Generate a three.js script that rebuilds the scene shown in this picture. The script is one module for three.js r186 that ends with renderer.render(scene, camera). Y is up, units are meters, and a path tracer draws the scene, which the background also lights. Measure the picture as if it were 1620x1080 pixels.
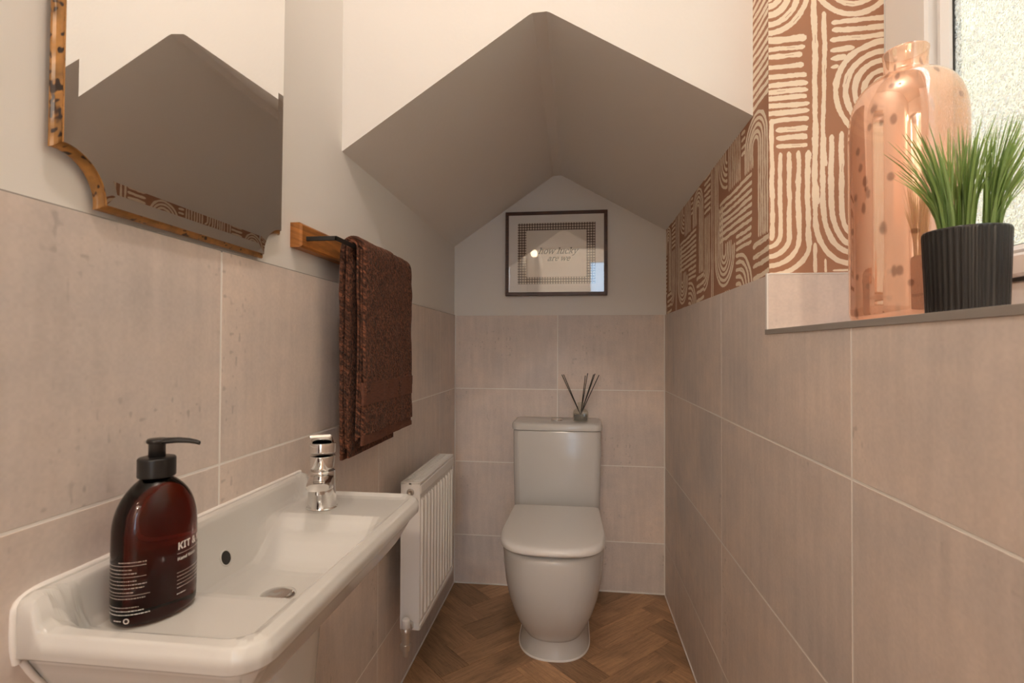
import * as THREE from 'three';
import { RoundedBoxGeometry } from 'three/addons/geometries/RoundedBoxGeometry.js';
import { mergeGeometries, mergeVertices, toCreasedNormals } from 'three/addons/utils/BufferGeometryUtils.js';
import { FontLoader } from 'three/addons/loaders/FontLoader.js';
import { TextGeometry } from 'three/addons/geometries/TextGeometry.js';

// ---------------------------------------------------------------- camera, sky, exposure
const scene = new THREE.Scene();
const camera = new THREE.PerspectiveCamera(2 * Math.atan(540 / 823.6) * 180 / Math.PI, 1620 / 1080, 0.02, 60);
camera.position.set(0.4998, 0.9691, 2.1264);
camera.rotation.order = 'YXZ';
camera.rotation.set(0.0138, 0.1221, 0.0038);
camera.focus = 1.7;
camera.userData.fStop = 11;
scene.add(camera);
const renderer = new THREE.WebGLRenderer();
renderer.toneMapping = THREE.LinearToneMapping;
renderer.toneMappingExposure = 1.05;
renderer.shadowMap.enabled = true;
scene.background = new THREE.Color(0.58, 0.80, 1.04);      // bright overcast sky outside the window
scene.backgroundIntensity = 7.8;

// the room's measures (metres): x across from the left tiles, y up, z from the back tiles to the viewer
const W = 0.851, H = 1.106, ROW = 0.302, COL = 0.602, CEIL = 2.4, ZF = 3.3, PAPER = 0.856;
const WZ0 = 1.109, WZ1 = 2.45, WY0 = 1.0, WY1 = 2.14;       // window opening in the right wall
const LAMP = [0.43, 2.24, 1.86];

// ---------------------------------------------------------------- helpers
let seed = 20240611;
const rnd = () => { seed |= 0; seed = seed + 0x6D2B79F5 | 0; let t = Math.imul(seed ^ seed >>> 15, 1 | seed); t = t + Math.imul(t ^ t >>> 7, 61 | t) ^ t; return ((t ^ t >>> 14) >>> 0) / 4294967296; };
const rr = (a, b) => a + (b - a) * rnd();
const lerp = (a, b, t) => a + (b - a) * t;
const clamp = (x, a = 0, b = 1) => Math.min(b, Math.max(a, x));
const sm = (a, b, x) => { const t = clamp((x - a) / (b - a)); return t * t * (3 - 2 * t); };
const hash = (x, y, s) => { let h = Math.imul(x, 374761393) + Math.imul(y, 668265263) + Math.imul(s, 974711) | 0; h = Math.imul(h ^ h >>> 13, 1274126177); return ((h ^ h >>> 16) >>> 0) / 4294967296; };
function vnoise(x, y, s, px, py) {                            // value noise that repeats every px, py cells
  const xi = Math.floor(x), yi = Math.floor(y), fx = x - xi, fy = y - yi, u = fx * fx * (3 - 2 * fx), v = fy * fy * (3 - 2 * fy);
  const m = (a, p) => ((a % p) + p) % p;
  const h = (a, b) => hash(m(a, px), m(b, py), s);
  return lerp(lerp(h(xi, yi), h(xi + 1, yi), u), lerp(h(xi, yi + 1), h(xi + 1, yi + 1), u), v);
}
function dataTex(w, h, fn, srgb = true, rx = 1, ry = 1) {
  const d = new Uint8Array(w * h * 4);
  for (let j = 0; j < h; j++) for (let i = 0; i < w; i++) {
    const c = fn(i / w, j / h, i, j), k = (j * w + i) * 4;
    if (c.length) { d[k] = clamp(c[0], 0, 255); d[k + 1] = clamp(c[1], 0, 255); d[k + 2] = clamp(c[2], 0, 255); } else d[k] = d[k + 1] = d[k + 2] = clamp(c, 0, 255);
    d[k + 3] = 255;
  }
  const t = new THREE.DataTexture(d, w, h, THREE.RGBAFormat);
  t.magFilter = THREE.LinearFilter; t.minFilter = THREE.LinearFilter;
  t.wrapS = t.wrapT = THREE.RepeatWrapping; t.repeat.set(rx, ry);
  if (srgb) t.colorSpace = THREE.SRGBColorSpace;
  t.needsUpdate = true;
  return t;
}
function canvasTex(w, h, draw, srgb = true) {
  const c = document.createElement('canvas'); c.width = w; c.height = h;
  draw(c.getContext('2d'), w, h);
  const t = new THREE.CanvasTexture(c);
  if (srgb) t.colorSpace = THREE.SRGBColorSpace;
  t.wrapS = t.wrapT = THREE.RepeatWrapping;
  return t;
}
const std = (o) => new THREE.MeshStandardMaterial(o);
const phys = (o) => new THREE.MeshPhysicalMaterial(o);
const taken = {};
const numbered = (n) => { const k = taken[n] = (taken[n] ?? -1) + 1; return k ? `${n}_${String(k).padStart(3, '0')}` : n; };
function obj(name, geo, mat, parent) {                       // one named mesh, a part when it has a parent
  const g = Array.isArray(geo) ? mergeGeometries(geo.map((q) => { const p = q.index ? q.toNonIndexed() : q; for (const k of Object.keys(p.attributes)) if (!['position', 'normal', 'uv'].includes(k)) p.deleteAttribute(k); if (!p.attributes.uv) p.setAttribute('uv', new THREE.BufferAttribute(new Float32Array(p.attributes.position.count * 2), 2)); return p; })) : geo;
  const m = new THREE.Mesh(g, mat);
  m.name = parent ? name : numbered(name); m.castShadow = m.receiveShadow = true;
  (parent ?? scene).add(m);
  return m;
}
function thing(name, label, category, group) {
  const o = new THREE.Group(); o.name = numbered(name); o.userData = { label, category }; if (group) o.userData.group = group;
  scene.add(o); return o;
}
function struct(name, label, category) { const o = thing(name, label, category); o.userData.kind = 'structure'; return o; }
const tagStruct = (m, label, category) => { m.userData = { label, category, kind: 'structure' }; return m; };
const box = (x0, x1, y0, y1, z0, z1, r = 0) => {
  const g = r ? new RoundedBoxGeometry(x1 - x0, y1 - y0, z1 - z0, 2, r) : new THREE.BoxGeometry(x1 - x0, y1 - y0, z1 - z0);
  return g.translate((x0 + x1) / 2, (y0 + y1) / 2, (z0 + z1) / 2);
};
const cyl = (r0, r1, h, x, y, z, n = 32) => new THREE.CylinderGeometry(r1, r0, h, n).translate(x, y + h / 2, z);
const lathe = (pts, n = 48) => new THREE.LatheGeometry(pts.map((p) => new THREE.Vector2(p[0], p[1])), n);
const V3 = (x, y, z) => new THREE.Vector3(x, y, z);
const tube = (pts, r, seg = 24, n = 10) => new THREE.TubeGeometry(new THREE.CatmullRomCurve3(pts.map((p) => V3(...p))), seg, r, n, false);
// flat piece standing on a wall: poly in (a, y); 'left' faces +x (a = z), 'right' faces -x (a = z), 'back' faces +z (a = x); face = coordinate of its front
function panel(side, poly, face, depth, bevel = 0, uo = 0, vo = 0, holes = []) {
  const s = side === 'left' ? -1 : 1;
  const sh = new THREE.Shape(poly.map(([a, y]) => new THREE.Vector2(s * a + uo, y + vo)));
  for (const h of holes) sh.holes.push(new THREE.Path(h.map(([a, y]) => new THREE.Vector2(s * a + uo, y + vo))));
  const g = new THREE.ExtrudeGeometry(sh, { depth: depth - bevel, bevelEnabled: bevel > 0, bevelThickness: bevel, bevelSize: bevel, bevelOffset: -bevel, bevelSegments: 1, curveSegments: 12, steps: 1 });
  g.translate(-uo, -vo, -(depth - bevel) - bevel);            // front at local z = 0
  if (side === 'left') { g.rotateY(Math.PI / 2); g.translate(face, 0, 0); }
  else if (side === 'right') { g.rotateY(-Math.PI / 2); g.translate(face, 0, 0); }
  else g.translate(0, 0, face);
  return g;
}
const rect = (a0, a1, y0, y1) => [[a0, y0], [a1, y0], [a1, y1], [a0, y1]];
// surface through rings of equal length; closed round, with optional caps
function loft(rings, { capStart = false, capEnd = false, crease = 0.6 } = {}) {
  const n = rings[0].length, pos = [], uv = [], idx = [];
  rings.forEach((r, j) => { for (let i = 0; i <= n; i++) { pos.push(...r[i % n]); uv.push(i / n, j / (rings.length - 1)); } });
  const w = n + 1;
  for (let j = 0; j < rings.length - 1; j++) for (let i = 0; i < n; i++) { const a = j * w + i, b = a + 1, c = a + w, d = c + 1; idx.push(a, b, d, a, d, c); }
  const cap = (r, flip) => {
    const b = pos.length / 3, c = [0, 1, 2].map((k) => r.reduce((s, p) => s + p[k], 0) / n);
    pos.push(...c); uv.push(0.5, 0.5);
    r.forEach((p) => { pos.push(...p); uv.push(0, 0); });
    for (let i = 0; i < n; i++) { const p = b + 1 + i, q = b + 1 + (i + 1) % n; flip ? idx.push(b, q, p) : idx.push(b, p, q); }
  };
  if (capStart) cap(rings[0], true);
  if (capEnd) cap(rings[rings.length - 1], false);
  const g = new THREE.BufferGeometry();
  g.setAttribute('position', new THREE.Float32BufferAttribute(pos, 3)); g.setAttribute('uv', new THREE.Float32BufferAttribute(uv, 2)); g.setIndex(idx);
  return toCreasedNormals(g, crease);
}
// grid surface f(u, v) -> [x, y, z]
function grid(nu, nv, f, uvf) {
  const pos = [], uv = [], idx = [];
  for (let j = 0; j <= nv; j++) for (let i = 0; i <= nu; i++) { const u = i / nu, v = j / nv; pos.push(...f(u, v)); uv.push(...(uvf ? uvf(u, v) : [u, v])); }
  for (let j = 0; j < nv; j++) for (let i = 0; i < nu; i++) { const a = j * (nu + 1) + i, b = a + 1, c = a + nu + 1, d = c + 1; idx.push(a, b, d, a, d, c); }
  const g = new THREE.BufferGeometry();
  g.setAttribute('position', new THREE.Float32BufferAttribute(pos, 3)); g.setAttribute('uv', new THREE.Float32BufferAttribute(uv, 2)); g.setIndex(idx); g.computeVertexNormals();
  return g;
}

// ---------------------------------------------------------------- materials
const plasterBump = dataTex(256, 256, (u, v) => 128 + 70 * (vnoise(u * 64, v * 64, 3, 64, 64) - 0.5) + 50 * (vnoise(u * 16, v * 16, 4, 16, 16) - 0.5), false, 3, 3);
const M = {};
M.plaster = std({ color: new THREE.Color().setRGB(0.85, 0.825, 0.79), roughness: 0.85, bumpMap: plasterBump, bumpScale: 0.0004 });
M.grout = std({ color: new THREE.Color().setRGB(0.93, 0.895, 0.85), roughness: 0.9 });
M.sealant = std({ color: new THREE.Color().setRGB(0.85, 0.82, 0.79), roughness: 0.5 });
M.trimGrey = std({ color: new THREE.Color().setRGB(0.33, 0.30, 0.275), roughness: 0.55 });
const tileTex = dataTex(1024, 512, (u, v) => {
  const big = vnoise(u * 6, v * 4, 11, 6, 4) * 0.5 + vnoise(u * 14, v * 9, 12, 14, 9) * 0.3 + vnoise(u * 40, v * 30, 13, 40, 30) * 0.2;
  const streak = vnoise(u * 90, v * 5, 14, 90, 5) * 0.6 + vnoise(u * 220, v * 12, 15, 220, 12) * 0.4;
  const fine = vnoise(u * 400, v * 200, 16, 400, 200);
  const patch = sm(0.55, 0.8, vnoise(u * 10, v * 6, 17, 10, 6)), fl = vnoise(u * 190, v * 70, 18, 190, 70);
  const fleck = patch * sm(0.80, 0.95, fl) * 0.11;
  const k = 1 + (big - 0.5) * 0.13 + (streak - 0.5) * 0.06 + (fine - 0.5) * 0.035 - fleck;
  const w = (big - 0.5) * 8;
  return [221 * k + w, 208 * k, 200 * k - w];
}, true, 1 / 1.3, 1 / 0.62);
const tileBump = dataTex(512, 512, (u, v) => 128 + 60 * (vnoise(u * 170, v * 120, 21, 170, 120) - 0.5) + 60 * (vnoise(u * 40, v * 40, 22, 40, 40) - 0.5), false, 1 / 0.5, 1 / 0.5);
M.tile = std({ map: tileTex, roughness: 0.5, bumpMap: tileBump, bumpScale: 0.00025 });
M.white = phys({ color: new THREE.Color().setRGB(0.66, 0.645, 0.62), roughness: 0.16, clearcoat: 0.0, clearcoatRoughness: 0.04 });   // glazed ceramic
M.plastic = std({ color: new THREE.Color().setRGB(0.82, 0.80, 0.775), roughness: 0.28 });
M.enamel = std({ color: new THREE.Color().setRGB(0.82, 0.80, 0.775), roughness: 0.35 });
M.upvc = std({ color: new THREE.Color().setRGB(0.82, 0.80, 0.78), roughness: 0.3 });
M.chrome = std({ color: new THREE.Color().setRGB(0.80, 0.79, 0.78), metalness: 1, roughness: 0.07 });
M.nickel = std({ color: new THREE.Color().setRGB(0.62, 0.60, 0.58), metalness: 0.85, roughness: 0.28 });
M.blackMetal = std({ color: new THREE.Color().setRGB(0.022, 0.02, 0.019), roughness: 0.45, metalness: 0.3 });
M.blackPlastic = std({ color: new THREE.Color().setRGB(0.012, 0.011, 0.011), roughness: 0.32 });
M.doorPaint = std({ color: new THREE.Color().setRGB(0.78, 0.76, 0.74), roughness: 0.4 });

// ---------------------------------------------------------------- setting: floor
const woodTex = [0, 1, 2, 3, 4].map((s) => dataTex(512, 192, (u, v) => {
  const bend = (vnoise(u * 3, v * 2, 30 + s, 64, 64) - 0.5) * 0.10;
  const vv = v + bend;
  const g1 = vnoise(u * 4, vv * 22 + 7 * s, 40 + s, 64, 512), g2 = vnoise(u * 10, vv * 70, 50 + s, 512, 512), g3 = vnoise(u * 60, v * 95, 60 + s, 512, 512), big = vnoise(u * 3, v * 3, 70 + s, 64, 64);
  const pore = sm(0.74, 0.92, vnoise(u * 16, vv * 120, 80 + s, 512, 512)) * 0.22;
  const knot = Math.exp(-(((u - 0.2 - 0.13 * s) / 0.10) ** 2 + ((v - 0.35 - 0.07 * s) / 0.16) ** 2)) * (s % 2 ? 0.18 : 0.05) * (0.5 + g2);
  const k = 0.84 + 0.15 * g1 + 0.12 * g2 + 0.06 * g3 + 0.16 * (big - 0.5) - 0.8 * pore - knot + (s - 2) * 0.05;
  return [174 * k, 137 * k, 103 * k];
}, true));
const woodBump = dataTex(512, 256, (u, v) => 128 + 80 * (vnoise(u * 10, v * 90, 91, 10, 90) - 0.5), false);
M.planks = woodTex.map((t) => std({ map: t, roughness: 0.5, bumpMap: woodBump, bumpScale: 0.0003 }));
const floor = struct('floor', 'brown oak herringbone plank floor between the tiled walls', 'floor');
obj('subfloor', box(-0.11, 1.16, -0.12, -0.0035, -0.11, ZF + 0.1), std({ color: new THREE.Color().setRGB(0.10, 0.065, 0.04), roughness: 0.9 }), floor);
{
  const w = 0.1005, S2 = Math.SQRT1_2, ox = 0.39, oz = 0.19;
  const toRoom = (u, v) => [ox + (u - v) * S2, oz + (u + v) * S2];       // the pattern runs towards the viewer
  const clip = (p, k, lim, keepLess) => {
    const out = [], ins = (q) => keepLess ? q[k] <= lim : q[k] >= lim;
    for (let i = 0; i < p.length; i++) {
      const a = p[i], b = p[(i + 1) % p.length];
      if (ins(a)) out.push(a);
      if (ins(a) !== ins(b)) { const t = (lim - a[k]) / (b[k] - a[k]); out.push(a.map((x, n) => lerp(x, b[n], t))); }
    }
    return out;
  };
  let n = 0;
  for (let m = -3; m <= 3; m++) for (let k = -6; k <= 30; k++) for (const h of [0, 1]) {
    const bu = k + 3 * m, bv = k - 3 * m, [u0, v0, du, dv] = h ? [bu + 3, bv - 2, 1, 3] : [bu, bv, 3, 1];
    const e = 0.0045;                                         // half a joint, in plank widths
    let p = [[u0 + e, v0 + e, 0, 0], [u0 + du - e, v0 + e, 1, 0], [u0 + du - e, v0 + dv - e, 1, 1], [u0 + e, v0 + dv - e, 0, 1]].map(([u, v, a, b]) => { const [x, z] = toRoom(u * w, v * w); return h ? [x, z, b, a] : [x, z, a, b]; });
    for (const [kk, lim, less] of [[0, 0.0, false], [0, W, true], [1, 0.0, false], [1, ZF, true]]) if (p.length) p = clip(p, kk, lim, less);
    if (p.length < 3) continue;
    let area = 0; for (let i = 0; i < p.length; i++) { const a = p[i], b = p[(i + 1) % p.length]; area += a[0] * b[1] - b[0] * a[1]; }
    if (Math.abs(area) < 1e-4) continue;
    if (area > 0) p.reverse();
    const pos = [], uv = [], tri = (a, b, c) => { for (const q of [a, b, c]) { pos.push(q[0], q[4], q[1]); uv.push(q[2], q[3]); } };
    const y = -rr(0, 0.0004), top = p.map((q) => [...q, y]), bot = p.map((q) => [...q, -0.004]);
    for (let i = 1; i < p.length - 1; i++) tri(top[0], top[i], top[i + 1]);
    for (let i = 0; i < p.length; i++) { const j = (i + 1) % p.length; tri(top[i], bot[i], bot[j]); tri(top[i], bot[j], top[j]); }
    const g = new THREE.BufferGeometry(); g.setAttribute('position', new THREE.Float32BufferAttribute(pos, 3)); g.setAttribute('uv', new THREE.Float32BufferAttribute(uv, 2)); g.computeVertexNormals();
    obj('plank', g, M.planks[Math.floor(hash(m + 9, k + 9, h + 5) * 5)], floor);
    n++;
  }
}

// ---------------------------------------------------------------- setting: walls
const rowsY = [H, H - ROW, H - 2 * ROW, H - 3 * ROW, 0.003];
const G = 0.0017;                                             // half a grout joint
function tiles(side, face, cols, parent, cut) {
  for (let r = 0; r < 4; r++) for (let c = 0; c < cols.length - 1; c++) {
    const a0 = cols[c] + G, a1 = cols[c + 1] - G, y1 = rowsY[r] - (r ? G : 0), y0 = rowsY[r + 1] + G;
    if (a1 - a0 < 0.005) continue;
    for (const poly of (cut ? cut(a0, a1, y0, y1) : [rect(a0, a1, y0, y1)])) {
      const s = side === 'left' ? -1 : 1;
      if (side === 'left') poly.reverse();
      obj('tile', panel(side, poly, face, 0.0052, 0.0003, rr(0, 6) * s, rr(0, 6)), M.tile, parent);
    }
  }
}
// left wall
const wallLeft = struct('wall_left', 'left wall, beige tiles below and cream plaster above', 'wall');
obj('plaster', box(-0.11, -0.0055, -0.1, CEIL, -0.11, ZF + 0.1), M.plaster, wallLeft);
obj('grout', box(-0.0055, -0.0004, 0, H - 0.0015, 0, ZF), M.grout, wallLeft);
tiles('left', 0, [0.002, 0.240, 0.842, 1.444, 2.046, 2.648, 3.25, ZF], wallLeft);
obj('tile_edge', box(-0.0055, -0.0004, H - 0.0014, H + 0.0014, 0.001, ZF), M.trimGrey, wallLeft);
// back wall
const wallBack = struct('wall_back', 'far end wall behind the toilet, tiles below and plaster gable above', 'wall');
obj('plaster', box(-0.006, 0.9, -0.1, CEIL, -0.11, -0.0055), M.plaster, wallBack);
obj('grout', box(0, W, 0, H - 0.0015, -0.0055, -0.0004), M.grout, wallBack);
tiles('back', 0, [0.002, 0.426, W - 0.002], wallBack);
obj('tile_edge', box(0.001, W - 0.001, H - 0.0014, H + 0.002, -0.0055, -0.0008), M.sealant, wallBack);
// right wall with the window opening
const wallRight = struct('wall_right', 'right wall with beige tiles, patterned wallpaper and window recess', 'wall');
const hole = rect(WZ0, WZ1, WY0, WY1);
obj('plaster', panel('right', rect(-0.11, ZF + 0.1, -0.1, CEIL), PAPER + 0.0006, 0.29, 0, 0, 0, [hole]), M.plaster, wallRight);
obj('grout', panel('right', [[0, 0], [ZF, 0], [ZF, H - 0.0015], [WZ1, H - 0.0015], [WZ1, WY0], [WZ0, WY0], [WZ0, H - 0.0015], [0, H - 0.0015]], W + 0.0004, PAPER + 0.0006 - W - 0.0004), M.grout, wallRight);
tiles('right', W, [0.002, 0.2053, 0.8073, 1.4093, 2.0113, 2.6133, 3.2153, ZF], wallRight, (a0, a1, y0, y1) => {
  const e = 0.004, z0 = WZ0 - 0.003, z1 = WZ1 + 0.003, y = WY0 - 0.0025;
  if (y1 <= y || a1 <= z0 || a0 >= z1) return [rect(a0, a1, y0, y1)];
  if (a0 < z0) return [[[a0, y0], [a1, y0], [a1, y], [z0, y], [z0, y1], [a0, y1]]];
  if (a1 > z1) return [[[a0, y0], [a1, y0], [a1, y1], [z1, y1], [z1, y], [a0, y]]];
  return [rect(a0, a1, y0, y)];
});

// --- wallpaper print: cream brush strokes on terracotta, drawn in millimetres
const CLAY = '#ad7d61', CREAM = '#f3e2cb';
let brushWide = 0.5;
function brush(ctx, pts, w, tapered = true) {                 // one hand-painted stroke with an uneven edge
  const len = [0]; for (let i = 1; i < pts.length; i++) len.push(len[i - 1] + Math.hypot(pts[i][0] - pts[i - 1][0], pts[i][1] - pts[i - 1][1]));
  const L = len[len.length - 1] || 1, a = [], b = [], s = Math.floor(rnd() * 999);
  for (let d = 0; d <= L; d += Math.min(2.5, L / 6)) {
    let i = 1; while (i < pts.length - 1 && len[i] < d) i++;
    const t = (d - len[i - 1]) / (len[i] - len[i - 1] || 1), x = lerp(pts[i - 1][0], pts[i][0], t), y = lerp(pts[i - 1][1], pts[i][1], t);
    const dx = pts[i][0] - pts[i - 1][0], dy = pts[i][1] - pts[i - 1][1], m = Math.hypot(dx, dy) || 1;
    const end = tapered ? Math.sqrt(clamp(Math.min(d, L - d) / (w * 0.7), 0.08, 1)) : 1;
    const ww = w * brushWide * end * (0.82 + 0.36 * vnoise(d / 14, 0, s, 9999, 1)), o = (vnoise(d / 30, 0, s + 1, 9999, 1) - 0.5) * w * 0.3;
    const j1 = (vnoise(d / 3, 0, s + 2, 9999, 1) - 0.5) * w * 0.14, j2 = (vnoise(d / 3, 0, s + 3, 9999, 1) - 0.5) * w * 0.14;
    a.push([x - dy / m * (ww + o + j1), y + dx / m * (ww + o + j1)]); b.push([x + dy / m * (ww - o + j2), y - dx / m * (ww - o + j2)]);
  }
  ctx.fillStyle = CREAM; ctx.beginPath();
  [...a, ...b.reverse()].forEach(([x, y], i) => i ? ctx.lineTo(x, y) : ctx.moveTo(x, y));
  ctx.closePath(); ctx.fill();
  if (rnd() < 0.35 && L > 40) {                               // a dry streak left by the bristles
    ctx.strokeStyle = CLAY; ctx.lineWidth = w * 0.07; const k = Math.floor(rr(0.3, 0.6) * a.length), e = Math.min(a.length - 1, k + 6), q = b.slice().reverse();
    ctx.beginPath(); ctx.moveTo(lerp(a[k][0], q[k][0], 0.4), lerp(a[k][1], q[k][1], 0.4)); ctx.lineTo(lerp(a[e][0], q[e][0], 0.45), lerp(a[e][1], q[e][1], 0.45)); ctx.stroke();
  }
}
const arcPts = (cx, cy, r, a0, a1, n = 22, ry = r) => Array.from({ length: n + 1 }, (_, i) => { const a = lerp(a0, a1, i / n); return [cx + r * Math.cos(a), cy + ry * Math.sin(a)]; });
const PI = Math.PI;
const PW = 497, PH = 660;                                     // repeat of the paper in millimetres; its lower edge lies at y = 1.09 m, its left edge at z = 0.61 m
const wallPaper = canvasTex(1024, 1360, (ctx, w, h) => {
  ctx.fillStyle = CLAY; ctx.fillRect(0, 0, w, h);
  const keep = seed;
  for (const dx of [-PW, 0, PW]) {
    seed = keep;
    ctx.setTransform(w / PW, 0, 0, -h / PH, dx * w / PW, h);
    for (const r of [64, 52, 40, 28.5, 17.5]) brush(ctx, [[428 - r, 247], [428 - r, 288], ...arcPts(428, 288, r, PI, 0, 24, r * 0.96), [428 + r, 288], [428 + r, 98]], 8);
    for (let i = 0; i < 7; i++) brush(ctx, [[166, 238 - i * 15.3], [290, 238 - i * 15.3 + rr(-2, 2)], [408, 238 - i * 15.3]], 8.6);
    for (let i = 0; i < 3; i++) brush(ctx, [[298, 130 - i * 14.5], [404, 130 - i * 14.5]], 8);
    for (const r of [14, 28, 42, 56, 70, 83]) brush(ctx, [[205 - r, r > 45 ? 410 : 232], [205 - r, 116], ...arcPts(205, 116, r, PI, 2 * PI), [205 + r, 116], [205 + r, r > 60 ? 122 : 136]], 8.2);
    for (const r of [18, 32, 46, 60, 74, 88]) if (235 - r > 158) brush(ctx, [[235 - r, 420], [235 - r, 340], ...arcPts(235, 340, r, PI, 1.5 * PI, 16)], 7.6);
    for (let i = 0; i < 7; i++) brush(ctx, [[247 + i * 13.4, 248 + rr(0, 3)], [247 + i * 13.4, 425]], 7.4);
    for (let i = 0; i < 8; i++) brush(ctx, [[338, 300 + i * 15], [366, 300 + i * 15]], 7.5);
    for (const r of [22, 38, 54, 70, 86]) brush(ctx, [[296, r + 2], ...arcPts(318, 2, r, PI / 2, 0.02, 16)], 9);
    for (let i = 0; i < 3; i++) brush(ctx, [[214 + i * 15, 0], [214 + i * 15, 22]], 7);
    for (let i = 0; i < 4; i++) brush(ctx, [[410, 86 - i * 21 + rr(-3, 3)], [455, 88 - i * 21], [503, 92 - i * 21]], 10);
    for (let i = 0; i < 10; i++) brush(ctx, [[8, 258 + i * 16], [78, 258 + i * 16]], 8.6);
    for (const r of [14, 27, 40, 53, 66]) brush(ctx, [[r, 246], [r, 110], ...arcPts(0, 110, r, 0, -PI / 2, 14)], 7.6);
    for (const x of [86, 101]) brush(ctx, [[x, 14], [x, 420]], 7.4);
    for (let i = 0; i < 17; i++) brush(ctx, [[392, 366 + i * 16.5], [503, 366 + i * 16.5 + rr(-2, 2)]], 9);
    for (let i = 0; i < 9; i++) brush(ctx, [[248 + i * 14, 440], [248 + i * 14, 640]], 7.6);
    for (const r of [30, 46, 62, 78, 94, 110]) brush(ctx, arcPts(122, 540, r, 0, 2 * PI, 40), 8, false);
  }
});
wallPaper.repeat.set(1 / (PW / 1000), 1 / (PH / 1000));
wallPaper.offset.set(-0.61 / (PW / 1000), -1.09 / (PH / 1000));
const JW = 204, jambPaper = canvasTex(512, 1656, (ctx, w, h) => {
  brushWide = 0.565;      // the stretch of paper inside the window recess
  ctx.fillStyle = CLAY; ctx.fillRect(0, 0, w, h);
  ctx.setTransform(w / JW, 0, 0, -h / PH, 0, h);
  const A = (x, y) => [((1180 + x / 4.908) - 1214) * 1.09, 21 + (432 - y / 4.908) * 1.163], B = (x, y) => [((1200 + x / 4.5) - 1214) * 1.09, 21 + (432 - (200 + y / 4.5)) * 1.163];
  const S = (f, pts, wd, tp = true) => brush(ctx, pts.map(([x, y]) => f(x, y)), wd, tp);
  const arcA = (f, cx, cy, r, a0, a1, wd) => S(f, arcPts(cx, cy, r, a0, a1, 30), wd, false);
  for (const [y, x0, x1] of [[278, 130, 485], [353, 130, 472], [415, 130, 450], [495, 130, 462], [573, 130, 486], [640, 130, 490], [694, 130, 490], [742, 130, 486], [800, 130, 502], [860, 140, 500], [917, 180, 497], [990, 230, 490], [1055, 245, 490]]) S(A, [[x0, y + 6], [(x0 + x1) / 2, y], [x1, y - 8]], y === 278 ? 11 : 8.4);
  for (const r of [320, 250, 180, 110, 50]) arcA(A, 165, -95, r, -0.2, PI / 2 + 0.3, 9.5);
  S(A, [[532, -900], [535, -300], [530, 0], [545, 250], [540, 600], [541, 1000], [541, 1400], [556, 1590]], 8.8);
  S(A, [[617, 80], [619, 400], [612, 800], [605, 1080], [620, 1300]], 7.2);
  for (const [y, x0, x1] of [[165, 672, 1120], [228, 676, 1120], [300, 660, 1120], [388, 663, 855], [448, 665, 795], [518, 665, 728]]) S(A, [[x0, y + 6], [(x0 + x1) / 2, y + 2], [x1, y - 8]], y === 518 ? 6 : 8.4);
  arcA(A, 850, -190, 310, 0.1, PI - 0.1, 8.4); arcA(A, 850, -190, 225, 0.1, PI - 0.1, 9); arcA(A, 850, -190, 140, 0, PI, 9); 
  for (const r of [378, 305, 235, 162, 92, 36]) arcA(A, 1082, 722, r, PI * 0.5, PI * 1.55, 9.2);
  for (const y of [-320, -400, -480, -560, -640, -720]) { S(A, [[130, y], [480, y - 6]], 8.4); S(A, [[670, y], [1120, y - 6]], 8.4); }
  for (const y of [8, 68, 128]) S(B, [[125, y + 4], [362, y]], 7.6);
  S(B, [[96, -70], [92, 200], [96, 500], [92, 815]], 7.4);
  const hook = (x, y0, y1, yb, wd) => S(B, [[x, y0], [x - 4, (y0 + y1) / 2], [x, y1], ...arcPts(60, y1, x - 60, 0.1, PI / 2, 12, yb - y1).map(([a, b]) => [a, b]), [-40, yb + 14]], wd);
  hook(155, 175, 760, 856, 6.6); hook(222, 170, 790, 922, 7.2); hook(290, 165, 800, 992, 7.8); hook(358, 165, 840, 1062, 8);
  const J = (x, y0, y1, yb, wd) => S(B, [[x, y0], [x - 2, (y0 + y1) / 2], [x, y1], ...arcPts(680, y1, 680 - x, PI, PI / 2, 16, yb - y1)], wd);
  J(405, 60, 640, 985, 8.4); J(465, 60, 600, 905, 8.4); J(525, 60, 590, 845, 8.4); J(594, 40, 600, 770, 8);
  S(B, [[402, 830], [406, 1050]], 6); S(B, [[477, 945], [477, 1050]], 4.4); S(B, [[528, 1028], [660, 1028]], 3.4);
});
jambPaper.repeat.set(1 / (JW / 1000), 1 / (PH / 1000));
jambPaper.offset.set(-0.854 / (JW / 1000), -1.09 / (PH / 1000));
obj('wallpaper', panel('right', [[0, H], [WZ0, H], [WZ0, WY1], [WZ1, WY1], [WZ1, H], [ZF, H], [ZF, CEIL], [0, CEIL]], PAPER, 0.0006), std({ map: wallPaper, roughness: 0.75 }), wallRight);
obj('wallpaper', panel('back', rect(PAPER, 1.056, 1.109, WY1), WZ0 + 0.0008, 0.0008), std({ map: jambPaper, roughness: 0.75 }), wallRight);
obj('tile', panel('back', rect(W + 0.0025, 1.056, 1.006, 1.1085), WZ0 + 0.003, 0.003, 0.0006, 3.3, 2.2), M.tile, wallRight);
obj('tile_edge', [box(W + 0.0025, 1.056, 1.1085, 1.1105, WZ0, WZ0 + 0.0036), box(W - 0.0004, W + 0.0025, WY0, 1.1105, WZ0 - 0.003, WZ0 + 0.0036)], M.sealant, wallRight);

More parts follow.
